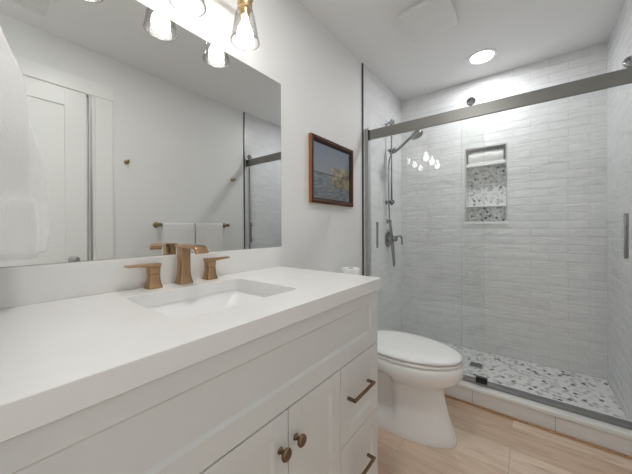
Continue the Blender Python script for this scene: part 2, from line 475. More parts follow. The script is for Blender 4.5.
# drain
t = thing('shower_drain', 'small square metal grate set in the hexagon mosaic shower floor', 'drain', (0.732, 2.485, 0.03))
bm = box(bmesh.new(), 0.686, 0.778, 2.445, 2.525, 0.0305, 0.034, 0.001)
obj('frame', bm, M_STEEL, t)
bm = bmesh.new()
for i in range(6): box(bm, 0.693, 0.771, 2.4525 + i * 0.012, 2.4585 + i * 0.012, 0.0342, 0.0362)
obj('grate', bm, M_CHROME, t)

# ------------------------------------------------------------------ niche
t = thing('shower_niche', 'tall recessed wall niche lined with hexagon mosaic in the shower back wall', 'niche', (0.7615, B, NZ0))
bm = bmesh.new()
box(bm, NX0, NX1, B + 0.090, B + 0.0995, NZ0, NZ1, mi=5)
hex_mosaic(bm, (NX0 + 0.001, NZ0 + 0.001), (NX1 - 0.001, NZ1 - 0.001), 0.0205, lambda x, z, h: (x, B + 0.0898 - h, z), (42, 32, 15, 4, 6))
obj('mosaic_back', bm, HEXM + [M_GROUT], t)
bm = bmesh.new()
e = 0.010
box(bm, NX0 - e, NX0, B - 0.004, B, NZ0 - e, NZ1 + e); box(bm, NX1, NX1 + e, B - 0.004, B, NZ0 - e, NZ1 + e)
box(bm, NX0, NX1, B - 0.004, B, NZ1, NZ1 + e)
obj('metal_edge', bm, M_STEEL, t)
obj('sill', box(bmesh.new(), NX0 - 0.012, NX1 + 0.012, B - 0.012, B + 0.088, NZ0 - 0.020, NZ0 + 0.003, 0.002), M_SLAB, t)
for z in (1.668, 1.305):
    th = 0.026 if z > 1.5 else 0.014
    obj('shelf', box(bmesh.new(), NX0 + 0.001, NX1 - 0.001, B + 0.002, B + 0.088, z, z + th, 0.002), M_SLAB, t)

# rolled towel on the top shelf of the niche
bm = bmesh.new()
zc, r = 1.6945 + 0.057, 0.057
n = 36
secs = []
for k in range(13):
    x = 0.628 + 0.266 * k / 12
    rr = r * (1 - 0.10 * (abs(k - 6) / 6) ** 6)
    secs.append([(x, B + 0.050 + (rr * 0.64 + 0.0015 * math.sin(5 * q / n * 2 * PI + k)) * math.cos(2 * PI * q / n), zc + rr * math.sin(2 * PI * q / n)) for q in range(n)])
loft(bm, secs)
tw = thing('rolled_towel', 'white rolled hand towel lying on the top shelf of the shower niche', 'towel', (0.76, B + 0.05, 1.6945))
obj('towel_roll', bm, M_TOWEL, tw, True, 60)
bm = bmesh.new()
pts = []
for q in range(60):
    th = q / 59 * 5 * PI; rr = 0.036 * (1 - q / 66)
    pts.append((0.6275, B + 0.05 + rr * 0.64 * math.cos(th), zc + rr * math.sin(th)))
tube(bm, pts, 0.0018, 6)
obj('spiral_edge', bm, M_TOWEL, tw, True)

# ------------------------------------------------------------------ shower enclosure
t = thing('shower_enclosure', 'frameless sliding glass shower enclosure under a brushed nickel rail', 'shower door', (0.76, 2.03, 0.118))
RY = 2.012
obj('rail', box(bmesh.new(), 0.052, W - 0.010, RY - 0.008, RY + 0.008, 1.828, 1.903, 0.0015), M_NICKEL, t)
for x0, x1 in ((0.040, 0.0515), (W - 0.0095, W - 0.0085)):
    obj('rail_end_bracket', box(bmesh.new(), x0, x1, RY - 0.016, RY + 0.012, 1.826, 1.905, 0.001), M_BLACK, t)
def pane(name, x0, x1, y, z0, z1):
    bm = box(bmesh.new(), x0, x1, y, y + 0.008, z0, z1)
    o = obj(name, bm, [M_GLASS, M_GEDGE], t)
    for p in o.data.polygons:
        if abs(p.normal.x) > 0.9: p.material_index = 1
    return o
gf = pane('fixed_glass_panel', 0.026, 0.838, RY + 0.012, 0.132, 1.945)
gs = pane('sliding_glass_panel', 0.706, 1.500, RY + 0.030, 0.150, 1.890)
bm = bmesh.new()
box(bm, 0.0085, 0.040, RY - 0.004, RY + 0.034, 0.119, 1.925, 0.0015)
obj('wall_channel', bm, M_SATIN, t)
bm = bmesh.new()
box(bm, W - 0.034, W - 0.0085, RY + 0.022, RY + 0.05, 0.119, 1.82, 0.001)
obj('wall_channel', bm, M_SATIN, t)
obj('bottom_track', box(bmesh.new(), 0.012, W - 0.012, RY - 0.006, RY + 0.048, 0.1185, 0.136, 0.002), mat('track_aluminium', (0.30, 0.30, 0.295), 0.4, 0.8), t)
gd = obj('floor_guide', box(bmesh.new(), 0.795, 0.858, RY - 0.018, RY + 0.011, 0.1365, 0.172, 0.002), M_BLACK, t)
def pull(x, z0, z1, par):
    bm = bmesh.new()
    yf = RY - 0.004 if par is gf else RY + 0.006
    box(bm, x - 0.008, x + 0.008, yf - 0.006, yf + 0.006, z0, z1, 0.002)
    yb = RY + 0.0118 if par is gf else RY + 0.0298
    for z in (z0 + 0.03, z1 - 0.03): lathe(bm, [(0.006, 0), (0.006, yb - yf)], (x, yf, z), (0, 1, 0), 12)
    return obj('handle', bm, M_CHROME, par, True)
pull(0.113, 0.965, 1.170, gf)
pull(1.452, 0.962, 1.187, gs)
for x in (0.770, 1.462):
    bm = bmesh.new()
    lathe(bm, [(0.022, 0), (0.026, 0.003), (0.026, 0.012), (0.020, 0.015)], (x, RY - 0.016, 1.930), (0, 1, 0), 28)
    lathe(bm, [(0.008, 0), (0.011, 0.002), (0.011, 0.042)], (x, RY - 0.020, 1.930), (0, 1, 0), 20)
    obj('roller', bm, M_CHROME, gs, True)

# slide bar, hand shower, valve on the left tiled wall
WX = 0.008
t = thing('shower_slide_bar', 'vertical chrome slide bar fixed to the left shower wall', 'slide bar', (WX, 2.42, 1.34))
bm = bmesh.new(); tube(bm, [(0.062, 2.42, 1.33), (0.062, 2.42, 2.115)], 0.0105, 18)
obj('bar', bm, M_CHROME, t, True)
for z in (1.36, 2.088):
    bm = bmesh.new()
    lathe(bm, [(0.022, 0), (0.022, 0.006), (0.013, 0.012), (0.013, 0.040), (0.019, 0.045), (0.019, 0.074), (0.015, 0.078)], (WX, 2.42, z), (1, 0, 0), 24)
    obj('bracket', bm, M_CHROME, t, True)
bm = bmesh.new()
lathe(bm, [(0.018, -0.024), (0.020, -0.018), (0.020, 0.018), (0.018, 0.024)], (0.062, 2.42, 1.825), (0, 0, 1), 20)
lathe(bm, [(0.012, 0), (0.015, 0.02), (0.017, 0.05)], (0.068, 2.415, 1.825), (0.85, -0.25, 0.25), 18)
lathe(bm, [(0.011, 0), (0.013, 0.02), (0.012, 0.028)], (0.055, 2.40, 1.825), (-0.1, -1, 0), 16)
obj('slider', bm, M_CHROME, t, True)

t = thing('hand_shower', 'chrome hand shower in the slide bar holder with a looping metal hose', 'hand shower', (0.10, 2.41, 1.83))
bm = bmesh.new()
P0 = Vector((0.088, 2.412, 1.806)); P1 = Vector((0.238, 2.40, 1.905))
tube(bm, spline([P0, P0.lerp(P1, 0.4) + Vector((0, 0, -0.004)), P1, P1 + Vector((0.04, 0, 0.020))], 6), [0.011 + 0.003 * (i / 18) for i in range(19)], 16)
obj('wand', bm, M_CHROME, t, True)
bm = bmesh.new()
ax = Vector((0.42, -0.05, -0.90)).normalized()
lathe(bm, [(0.014, -0.030), (0.030, -0.022), (0.050, -0.008), (0.056, 0.002), (0.056, 0.012), (0.050, 0.017)], Vector((0.295, 2.40, 1.925)), ax, 32)
obj('spray_head', bm, M_CHROME, t, True, 35)
bm = bmesh.new()
lathe(bm, [(0.046, 0), (0.046, 0.002)], Vector((0.295, 2.40, 1.925)) + ax * 0.0172, ax, 28)
obj('spray_face', bm, mat('spray_face', (0.25, 0.25, 0.26), 0.5), t)
bm = bmesh.new()
hose = spline([(0.070, 2.405, 1.795), (0.052, 2.385, 1.72), (0.050, 2.382, 1.50), (0.052, 2.395, 1.20), (0.060, 2.425, 0.95), (0.062, 2.455, 0.80), (0.060, 2.475, 0.765), (0.058, 2.495, 0.80), (0.05, 2.49, 0.95), (0.046, 2.462, 1.09), (0.040, 2.447, 1.165)], 10)
tube(bm, hose, 0.0068, 10)
obj('hose', bm, M_CHROME, t, True)

t = thing('hose_outlet', 'small chrome hose outlet elbow above the shower valve', 'shower outlet', (WX, 2.445, 1.175))
bm = bmesh.new(); lathe(bm, [(0.024, 0), (0.024, 0.005), (0.014, 0.012), (0.013, 0.034), (0.010, 0.04)], (WX, 2.445, 1.185), (1, 0, 0), 24)
obj('flange', bm, M_CHROME, t, True)
bm = bmesh.new(); lathe(bm, [(0.011, 0.0), (0.012, 0.008), (0.012, 0.025)], (0.036, 2.445, 1.166), (0, 0, 1), 18)
obj('elbow', bm, M_CHROME, t, True)

t = thing('shower_valve', 'round chrome shower mixer valve with a lever on the left shower wall', 'shower valve', (WX, 2.47, 1.02))
bm = bmesh.new(); lathe(bm, [(0.082, 0), (0.082, 0.004), (0.074, 0.010), (0.040, 0.013)], (WX, 2.47, 1.02), (1, 0, 0), 40)
obj('escutcheon', bm, M_CHROME, t, True, 30)
bm = bmesh.new(); lathe(bm, [(0.034, 0.0), (0.032, 0.030), (0.026, 0.050), (0.022, 0.070), (0.016, 0.074)], (WX + 0.011, 2.47, 1.02), (1, 0, 0), 28)
obj('hub', bm, M_CHROME, t, True)
bm = bmesh.new(); tube(bm, spline([(0.075, 2.47, 1.035), (0.105, 2.50, 1.045), (0.118, 2.515, 1.03), (0.122, 2.52, 0.965)], 6), [0.010] * 12 + [0.0085] * 7, 14)
obj('lever', bm, M_CHROME, t, True)
bm = bmesh.new(); lathe(bm, [(0.016, 0), (0.016, 0.03), (0.012, 0.034)], (WX + 0.011, 2.455, 1.082), (1, 0, 0), 20)
obj('diverter', bm, M_CHROME, t, True)

# ------------------------------------------------------------------ vanity
X = 0.583
V0, V1 = -0.048, 1.020
t = thing('bathroom_vanity', 'long pale grey shaker vanity cabinet under the white countertop', 'vanity cabinet', (0.3, 0.486, 0))
bm = bmesh.new()
box(bm, 0.016, X - 0.020, V0, V1, 0.10, 0.70, 0.0005)
box(bm, 0.016, 0.09, V0, V1, 0.70, 0.874); box(bm, X - 0.05, X - 0.020, V0, V1, 0.70, 0.874)
box(bm, 0.09, X - 0.05, V0, V0 + 0.018, 0.70, 0.874); box(bm, 0.09, X - 0.05, V1 - 0.018, V1, 0.70, 0.874)
box(bm, 0.016, X - 0.09, V0, V1, 0.0, 0.10)
box(bm, X - 0.090, X - 0.020, V1 - 0.03, V1, 0.0, 0.10)
obj('carcass', bm, M_CAB, t)
def shaker(name, y0, y1, z0, z1, fr, par, rec=0.008, frt=None):
    ft = frt or fr
    bm = bmesh.new()
    xa, xb = X - 0.019, X
    box(bm, xa, xb, y0, y0 + fr, z0, z1, 0.0008, 1); box(bm, xa, xb, y1 - fr, y1, z0, z1, 0.0008, 1)
    box(bm, xa, xb, y0 + fr, y1 - fr, z0, z0 + fr, 0.0008, 1); box(bm, xa, xb, y0 + fr, y1 - fr, z1 - ft, z1, 0.0008, 1)
    # sloped inner moulding and recessed field
    i0, i1, j0, j1 = y0 + fr - 0.0005, y1 - fr + 0.0005, z0 + fr - 0.0005, z1 - ft + 0.0005
    m = 0.007
    A = [bm.verts.new((xb - 0.001, y, z)) for y, z in ((i0, j0), (i1, j0), (i1, j1), (i0, j1))]
    Bq = [bm.verts.new((xb - rec, y, z)) for y, z in ((i0 + m, j0 + m), (i1 - m, j0 + m), (i1 - m, j1 - m), (i0 + m, j1 - m))]
    for k in range(4): bm.faces.new((A[k], A[(k + 1) % 4], Bq[(k + 1) % 4], Bq[k]))
    bm.faces.new(Bq)
    return obj(name, bm, M_CAB, par)
shaker('false_drawer_front', V0 + 0.02, V1 - 0.001, 0.6665, 0.8725, 0.055, t, frt=0.042)
G = 0.0015
YD = [V0 + 0.02, 0.229, 0.5045, 0.746, V1 - 0.001]
def knob(y, z, par):
    bm = bmesh.new()
    lathe(bm, [(0.0085, 0.0), (0.0085, 0.002), (0.0055, 0.006), (0.0055, 0.013), (0.009, 0.016), (0.0145, 0.019), (0.0155, 0.023), (0.0135, 0.027), (0.007, 0.0300), (0.001, 0.0305)], (X + 0.0002, y, z), (1, 0, 0), 28)
    obj('knob', bm, M_KNOB, par, True, 60)
def bar_pull(yc, z, par, hl=0.062):
    bm = bmesh.new()
    box(bm, X + 0.024, X + 0.033, yc - hl, yc + hl, z - 0.0048, z + 0.0048, 0.0015)
    for s in (-1, 1): box(bm, X + 0.0002, X + 0.031, yc + s * (hl - 0.005) - 0.0048, yc + s * (hl - 0.005) + 0.0048, z - 0.0044, z + 0.0044, 0.0012)
    obj('handle', bm, M_KNOB, par)
d = shaker('door', YD[1] + G, YD[2] - G, 0.115, 0.6625, 0.048, t); knob(0.474, 0.577, d)
d = shaker('door', YD[2] + G, YD[3] - G, 0.115, 0.6625, 0.048, t); knob(0.530, 0.577, d)
for y0, y1 in ((YD[0], YD[1]), (YD[3], YD[4])):
    for z0, z1, hz in ((0.4045, 0.6625, 0.550), (0.115, 0.4015, 0.270)):
        d = shaker('drawer', y0 + G, y1 - G, z0, z1, 0.044, t)
        bar_pull((y0 + y1) / 2 - 0.024 if y0 > 0.5 else (y0 + y1) / 2, hz, d, 0.074)

# countertop with the sink cut-out
CX1, CV0, CV1, CZ0, CZ1 = 0.594, -0.0495, 1.030, 0.877, 0.920
SX, SY, SHX, SHY = 0.2985, 0.4855, 0.1635, 0.1965
def plate_with_hole(bm, outer, inner, z0, z1):
    ring = []
    for z in (z0, z1):
        es = []
        loops = []
        for pts in (outer, inner):
            vs = [bm.verts.new((x, y, z)) for x, y in pts]
            es += [bm.edges.new((vs[i], vs[(i + 1) % len(vs)])) for i in range(len(vs))]
            loops.append(vs)
        bmesh.ops.triangle_fill(bm, use_beauty=True, edges=es)
        ring.append(loops)
    for k in range(2):
        lo_, hi_ = ring[0][k], ring[1][k]
        for i in range(len(lo_)):
            j = (i + 1) % len(lo_)
            bm.faces.new((lo_[i], lo_[j], hi_[j], hi_[i]))
bm = bmesh.new()
plate_with_hole(bm, [(0.002, CV0), (CX1, CV0), (CX1, CV1), (0.002, CV1)], rrect(SX, SY, SHX, SHY, 0.022), CZ0, CZ1)
co = tag(obj('countertop', bm, M_QUARTZ), 'thick white quartz countertop over the grey vanity cabinet', 'countertop')
bv = co.modifiers.new('soft_edges', 'BEVEL'); bv.width = 0.0018; bv.segments = 2; bv.limit_method = 'ANGLE'; bv.angle_limit = math.radians(50)
tag(obj('backsplash', box(bmesh.new(), 0.001, 0.021, CV0, 1.043 - 0.008, CZ1 + 0.0002, 1.0215, 0.0012), M_QUARTZ), 'low white quartz backsplash along the wall beneath the mirror', 'backsplash')

t = thing('undermount_sink', 'white rectangular undermount sink set into the quartz countertop', 'sink', (SX, SY, 0.75))
bm = bmesh.new()
lv = [(SX, SY, SHX + 0.025, SHY + 0.025, .03, CZ0 - 0.0005), (SX, SY, SHX + 0.003, SHY + 0.003, .024, CZ0 - 0.0006), (SX, SY, SHX + 0.002, SHY + 0.002, .026, CZ0 - 0.012),
      (SX, SY, SHX - 0.010, SHY - 0.022, .036, 0.850), (SX, SY, SHX - 0.026, SHY - 0.055, .040, 0.825), (SX, SY, SHX - 0.046, SHY - 0.088, .044, 0.802),
      (SX, SY, SHX - 0.070, SHY - 0.118, .046, 0.784), (SX, SY, SHX - 0.095, SHY - 0.140, .044, 0.771), (SX, SY, 0.04, 0.04, .03, 0.762), (SX, SY, 0.024, 0.024, .023, 0.7605),
      (SX, SY, 0.024, 0.024, .023, 0.745), (SX, SY, SHX - 0.02, SHY - 0.09, .036, 0.757), (SX, SY, SHX + 0.008, SHY - 0.02, .036, 0.80), (SX, SY, SHX + 0.012, SHY + 0.012, .034, CZ0 - 0.012), (SX, SY, SHX + 0.025, SHY + 0.025, .03, CZ0 - 0.012)]
loft(bm, [[(x, y, z) for x, y in rrect(cx, cy, hx, hy, r)] for cx, cy, hx, hy, r, z in lv], closed=True)
obj('basin', bm, M_PORC, t, True, 50)
bm = bmesh.new(); lathe(bm, [(0.022, 0), (0.022, 0.004), (0.012, 0.008), (0.001, 0.009)], (SX, SY, 0.7610), (0, 0, 1), 24)
obj('drain_stopper', bm, M_BRONZE, t, True)

# faucet
t = thing('widespread_faucet', 'brushed bronze widespread faucet with a flat square spout behind the sink', 'faucet', (0.062, 0.503, CZ1))
FY = 0.503
bm = bmesh.new()
lv = [(0.025, 0.025, CZ1 + 0.0003), (0.025, 0.025, 0.923), (0.0225, 0.0225, 0.930), (0.0195, 0.0195, 0.948), (0.018, 0.0182, 0.97), (0.0175, 0.0178, 1.00), (0.0175, 0.018, 1.051)]
loft(bm, [[(x, y, z) for x, y in rrect(0.062, FY, hx, hy, 0.006, 3)] for hx, hy, z in lv])
obj('spout_column', bm, M_BRONZE, t, True, 35)
bm = bmesh.new()
path = [(0.042, 1.0560, 0.0055), (0.060, 1.0560, 0.0062), (0.140, 1.0560, 0.0062), (0.163, 1.0550, 0.0062), (0.177, 1.0505, 0.0062), (0.1845, 1.043, 0.006), (0.186, 1.034, 0.0055)]
secs = []
for i, (x, z, h) in enumerate(path):
    p0 = path[max(i - 1, 0)]; p1 = path[min(i + 1, len(path) - 1)]
    dx, dz = p1[0] - p0[0], p1[1] - p0[1]; L = math.hypot(dx, dz); nx, nz = -dz / L, dx / L
    secs.append([(x + nx * v, FY + u, z + nz * v) for u, v in rrect(0, 0, 0.0225, h, 0.003, 3)])
loft(bm, secs)
obj('spout_arm', bm, M_BRONZE, t, True, 50)
for s, yc in ((-1, 0.400), (1, 0.607)):
    bm = bmesh.new()
    lv = [(0.0225, CZ1 + 0.0003), (0.0225, 0.923), (0.0205, 0.929), (0.0182, 0.942), (0.0170, 0.955), (0.0168, 0.966), (0.0155, 0.967), (0.0155, 0.9685), (0.0168, 0.9695), (0.0175, 0.986), (0.0175, 0.990)]
    loft(bm, [[(x, y, z) for x, y in rrect(0.062, yc, h, h, 0.006, 3)] for h, z in lv])
    hb = obj('handle_base', bm, M_BRONZE, t, True, 35)
    bm = bmesh.new()
    secs = []
    for q, hh, zc in ((-0.0185, 0.006, 0.9965), (0.016, 0.006, 0.9965), (0.045, 0.0042, 0.998), (0.079, 0.0032, 0.9995)):
        secs.append([(0.062 + u * (1 - 0.12 * max(q, 0) / 0.085), yc + s * q, zc + v) for u, v in rrect(0, 0, 0.0178, hh, 0.0028, 3)])
    loft(bm, secs)
    obj('lever', bm, M_BRONZE, hb, True, 50)

# mirror
t = thing('wall_mirror', 'large frameless wall mirror resting on the white backsplash', 'mirror', (0.003, 0.5, 1.022))
MY1, MZ1 = 1.058, 1.893
bm = box(bmesh.new(), 0.001, 0.007, CV0 + 0.002, MY1, 1.0225, MZ1)
mo = obj('mirror_glass', bm, [M_MIRROR, M_MEDGE], t)
for p in mo.data.polygons:
    if p.normal.x < 0.9: p.material_index = 1

# vanity light
t = thing('vanity_light', 'brass three-lamp vanity light with clear glass shades above the mirror', 'wall light', (0.0, 0.497, 2.11))
bm = box(bmesh.new(), 0.0005, 0.022, 0.42, 0.575, 2.085, 2.205, 0.004)
obj('back_plate', bm, M_BRASS, t)
bm = bmesh.new()
tube(bm, [(0.022, 0.497, 2.145), (0.075, 0.497, 2.145)], 0.010, 16)
box(bm, 0.066, 0.084, 0.19, 0.804, 2.136, 2.154, 0.002)
obj('cross_bar', bm, M_BRASS, t)
for yc in (0.252, 0.497, 0.742):
    xc = 0.113
    bm = bmesh.new()
    tube(bm, spline([(0.075, yc, 2.145), (0.098, yc, 2.143), (xc, yc, 2.13), (xc, yc, 2.105)], 6), 0.008, 14)
    lathe(bm, [(0.012, 0.10), (0.028, 0.094), (0.030, 0.088), (0.030, 0.046), (0.028, 0.042), (0.021, 0.041), (0.021, 0.010), (0.018, 0.008)], (xc, yc, 2.0), (0, 0, 1), 28)
    for s in (1,): tube(bm, [(xc + 0.028, yc + 0.004, 2.062), (xc + 0.042, yc + 0.006, 2.062)], 0.004, 10)
    so = obj('socket', bm, M_BRASS, t, True, 35)
    bm = bmesh.new()
    prof = [(0.0310, 2.040), (0.0350, 2.037), (0.0400, 2.015), (0.0455, 1.985), (0.0525, 1.945), (0.0585, 1.911), (0.0595, 1.908), (0.0570, 1.908), (0.0560, 1.911), (0.0500, 1.945), (0.0430, 1.985), (0.0375, 2.015), (0.0320, 2.034)]
    loft(bm, [[(xc + r_ * math.cos(2 * PI * k / 40), yc + r_ * math.sin(2 * PI * k / 40), z) for k in range(40)] for r_, z in prof], closed=True)
    gsd = obj('glass_shade', bm, M_SHADE, t, True, 60)
    bm = bmesh.new()
    tube(bm, [(xc + 0.0578 * math.cos(2 * PI * k / 40), yc + 0.0578 * math.sin(2 * PI * k / 40), 1.906) for k in range(41)], 0.0018, 8)
    obj('rim', bm, M_GRIM, gsd, True, 60)
    bm = bmesh.new()
    lathe(bm, [(0.001, 1.897), (0.012, 1.899), (0.024, 1.906), (0.032, 1.920), (0.034, 1.935), (0.031, 1.954), (0.020, 1.975), (0.0145, 1.990), (0.013, 2.008)], (xc, yc, 0), (0, 0, 1), 28)
    obj('bulb', bm, M_BULB, t, True, 60)

# ------------------------------------------------------------------ hand towel hanging at the left end of the vanity
def tab(v, t):
    if v <= t[0][0]: return t[0][1]
    for (a0, b0), (a1, b1) in zip(t, t[1:]):
        if v <= a1: return b0 + (b1 - b0) * (v - a0) / (a1 - a0)
    return t[-1][1]
def towel_section(z, top):
    """outline in x-y of the folded towel gathered at the top; wall side near y=-0.04"""
    k = min(1.0, max(0.0, (1.60 - z) / 0.34)); k = k * k * (3 - 2 * k)
    xa = 0.150 + (0.045 - 0.150) * k; xb = 0.215 + (0.335 - 0.215) * k
    f2 = tab(z, [(1.055, 0.097), (1.168, 0.097), (1.178, 0.090), (1.24, 0.089), (1.33, 0.087), (1.40, 0.085), (1.45, 0.077), (1.50, 0.064), (1.55, 0.050), (1.60, 0.034)])
    f1 = tab(z, [(1.055, 0.139), (1.11, 0.145), (1.16, 0.144), (1.245, 0.140), (1.31, 0.130), (1.354, 0.116), (1.42, 0.085), (1.50, 0.045), (1.60, 0.03)])
    f2 += 0.001 * math.sin(z * 41)
    out = []
    n = 22
    for i in range(n + 1):
        u = i / n
        x = xa + (xb - xa) * u
        lobe1 = math.exp(-((u - 0.16) / 0.17) ** 2); lobe2 = 1 / (1 + math.exp(-(u - 0.42) / 0.05))
        y = f1 * lobe1 * (1 - lobe2) + f2 * lobe2 + 0.055 * (1 - lobe2) * (1 - lobe1)
        e_ = min(u, 1 - u) / 0.07
        if e_ < 1: y = -0.02 + (y + 0.02) * math.sqrt(max(0, 1 - (1 - e_) ** 2))
        out.append((x, y, z))
    for i in range(n, -1, -1):
        u = i / n
        out.append((xa + (xb - xa) * u, -0.036 + 0.004 * math.sin(u * 9), z))
    return out
bm = bmesh.new()
zs = [1.060, 1.061, 1.066] + [1.08 + 0.0125 * i for i in range(8)] + [1.172, 1.178] + [1.19 + 0.02 * i for i in range(21)] + [1.60]
secs = []
for i, z in enumerate(zs):
    s_ = towel_section(z, 1.6)
    if i < 2:   # rounded hem
        f_ = (0.90, 0.97)[i]
        s_ = [(0.19 + (x - 0.19) * f_, 0.03 + (y - 0.03) * f_, z_) for x, y, z_ in s_]
    secs.append(s_)
loft(bm, secs)
tag(obj('hand_towel', bm, M_TOWEL, None, True, 70), 'thick white hand towel hanging at the left edge in front of the mirror', 'towel')
t = thing('towel_ring', 'bronze towel ring on the return wall holding the thick hand towel', 'towel ring', (0.183, -0.05, 1.66))
bm = bmesh.new(); lathe(bm, [(0.024, 0), (0.024, 0.006), (0.010, 0.012), (0.010, 0.040), (0.014, 0.044), (0.014, 0.056)], (0.183, -0.0498, 1.745), (0, 1, 0), 24)
obj('post', bm, M_ABRASS, t, True)
bm = bmesh.new(); tube(bm, [(0.183 + 0.075 * math.sin(2 * PI * k / 32), 0.0, 1.668 + 0.075 * math.cos(2 * PI * k / 32)) for k in range(33)], 0.005, 10)
obj('ring', bm, M_ABRASS, t, True)

# ------------------------------------------------------------------ framed picture
t = thing('framed_picture', 'small landscape painting in an orange-brown wooden frame on the vanity wall', 'picture', (0.0, 1.558, 1.28))
PY0, PY1, PZ0, PZ1 = 1.298, 1.792, 1.277, 1.697
bm = bmesh.new()
def frame_ring(bm, o0, o1, i0, i1, x0, x1, ins):
    """mitred frame: outer inset o, inner inset i, heights x at outer / inner"""
    def q(i): return [(PY0 + i, PZ0 + i), (PY1 - i, PZ0 + i), (PY1 - i, PZ1 - i), (PY0 + i, PZ1 - i)]
    rings = [[bm.verts.new((x, y, z)) for y, z in q(i)] for i, x in ins]
    for A, Bq in zip(rings, rings[1:] + rings[:1]):
        for k in range(4): bm.faces.new((A[k], A[(k + 1) % 4], Bq[(k + 1) % 4], Bq[k]))
frame_ring(bm, 0, 0, 0, 0, 0, 0, [(0, 0.001), (0, 0.0225), (0.002, 0.0235), (0.0022, 0.001)])
m = mat('orange_stained_wood', (0.30, 0.10, 0.025), 0.4)
obj('outer_frame', bm, m, t)
bm = bmesh.new()
frame_ring(bm, 0, 0, 0, 0, 0, 0, [(0.0023, 0.002), (0.0023, 0.0250), (0.0040, 0.0265), (0.0110, 0.0265), (0.018, 0.021), (0.034, 0.0145), (0.036, 0.010), (0.036, 0.002)])
obj('inner_frame', bm, mat('dark_brown_wood', (0.022, 0.012, 0.009), 0.6), t)
bm = bmesh.new()
def bead(y, z):
    bmesh.ops.create_uvsphere(bm, u_segments=8, v_segments=5, radius=0.0048, matrix=Matrix.Translation((0.0235, y, z)))
ny, nz = 44, 35
for k in range(ny + 1):
    y = PY0 + 0.016 + (PY1 - PY0 - 0.032) * k / ny; bead(y, PZ0 + 0.016); bead(y, PZ1 - 0.016)
for k in range(1, nz):
    z = PZ0 + 0.016 + (PZ1 - PZ0 - 0.032) * k / nz; bead(PY0 + 0.016, z); bead(PY1 - 0.016, z)
obj('beading', bm, mat('red_brown_beading', (0.17, 0.055, 0.02), 0.35), t)['kind'] = 'stuff'
# painting: blue-grey sky, grey water and a tan headland at the right
m = mat('painted_canvas', (0.3, 0.33, 0.38), 0.5); tt = NT(m)
pos = tt.n('ShaderNodeNewGeometry').outputs['Position']
sp = tt.n('ShaderNodeSeparateXYZ', {0: pos})
u = tt.math('DIVIDE', tt.math('SUBTRACT', sp.outputs[1], PY0 + 0.036), PY1 - PY0 - 0.072)
v = tt.math('DIVIDE', tt.math('SUBTRACT', sp.outputs[2], PZ0 + 0.036), PZ1 - PZ0 - 0.072)
mp = tt.n('ShaderNodeMapping', {'Vector': pos, 'Scale': (1, 14, 60)})
nw = tt.n('ShaderNodeTexNoise', {'Vector': mp.outputs[0], 'Scale': 1.5, 'Detail': 5.0}).outputs[0]
nb = tt.n('ShaderNodeTexNoise', {'Vector': pos, 'Scale': 22.0, 'Detail': 5.0}).outputs[0]
sky = tt.ramp(v, [(0.45, (0.235, 0.245, 0.27)), (0.75, (0.20, 0.225, 0.275)), (1.0, (0.16, 0.185, 0.24))])
sea = tt.ramp(nw, [(0.3, (0.085, 0.10, 0.125)), (0.5, (0.15, 0.165, 0.185)), (0.7, (0.25, 0.26, 0.27))])
pic = tt.mix(tt.math('LESS_THAN', v, 0.47), sky, sea)
edge = tt.math('ADD', tt.math('MULTIPLY', tt.math('SUBTRACT', nb, 0.5), 0.20), u)
hill_h = tt.math('ADD', 0.64, tt.math('MULTIPLY', tt.math('SUBTRACT', nb, 0.5), 0.25))
hill = tt.math('MULTIPLY', tt.math('GREATER_THAN', edge, 0.50), tt.math('MULTIPLY', tt.math('LESS_THAN', v, hill_h), tt.math('GREATER_THAN', v, 0.24)))
hc_ = tt.ramp(nb, [(0.35, (0.10, 0.08, 0.05)), (0.5, (0.24, 0.19, 0.11)), (0.65, (0.40, 0.33, 0.20))])
pic = tt.mix(tt.math('MULTIPLY', hill, 0.85), pic, hc_)
hz = tt.math('LESS_THAN', tt.math('ABSOLUTE', tt.math('SUBTRACT', v, 0.465)), 0.012)
pic = tt.mix(tt.math('MULTIPLY', hz, 0.7), pic, (0.05, 0.055, 0.065))
tt.l(pic, tt.p.inputs['Base Color'])
obj('canvas', box(bmesh.new(), 0.003, 0.009, PY0 + 0.034, PY1 - 0.034, PZ0 + 0.034, PZ1 - 0.034), m, t)

# ------------------------------------------------------------------ toilet
TY = 1.552
t = thing('toilet', 'white elongated two-piece toilet with a closed lid beside the vanity', 'toilet', (0.4, TY, 0))
def egg(x0, x1, hw, z, n=96, fe=2.0, re=3.2, split=0.42, fn=None):
    """outline: round-nosed front, squarer back"""
    xs = x0 + (x1 - x0) * split
    out = []
    for k in range(n):
        th = 2 * PI * k / n
        cx_, sx_ = math.cos(th), math.sin(th)
        e_ = fe if cx_ > 0 else re
        L = (x1 - xs) if cx_ > 0 else (xs - x0)
        x = xs + L * math.copysign(abs(cx_) ** (2 / e_), cx_)
        y = hw * math.copysign(abs(sx_) ** (2 / e_), sx_)
        if fn: y *= fn(x, z)
        out.append((x, TY + y, z))
    return out
def sm(a_, b_, v_): 
    q = min(1, max(0, (v_ - a_) / (b_ - a_))); return q * q * (3 - 2 * q)
def waist(x, z):
    # the trapway side is cut back behind the front column
    back = 1 - sm(0.445, 0.490, x)
    bandz = sm(0.045, 0.09, z) * (1 - sm(0.30, 0.36, z))
    lobe = math.exp(-((z - 0.25) / 0.045) ** 2) * 0.5
    return 1 - back * bandz * (0.36 - 0.36 * lobe)
bm = bmesh.new()
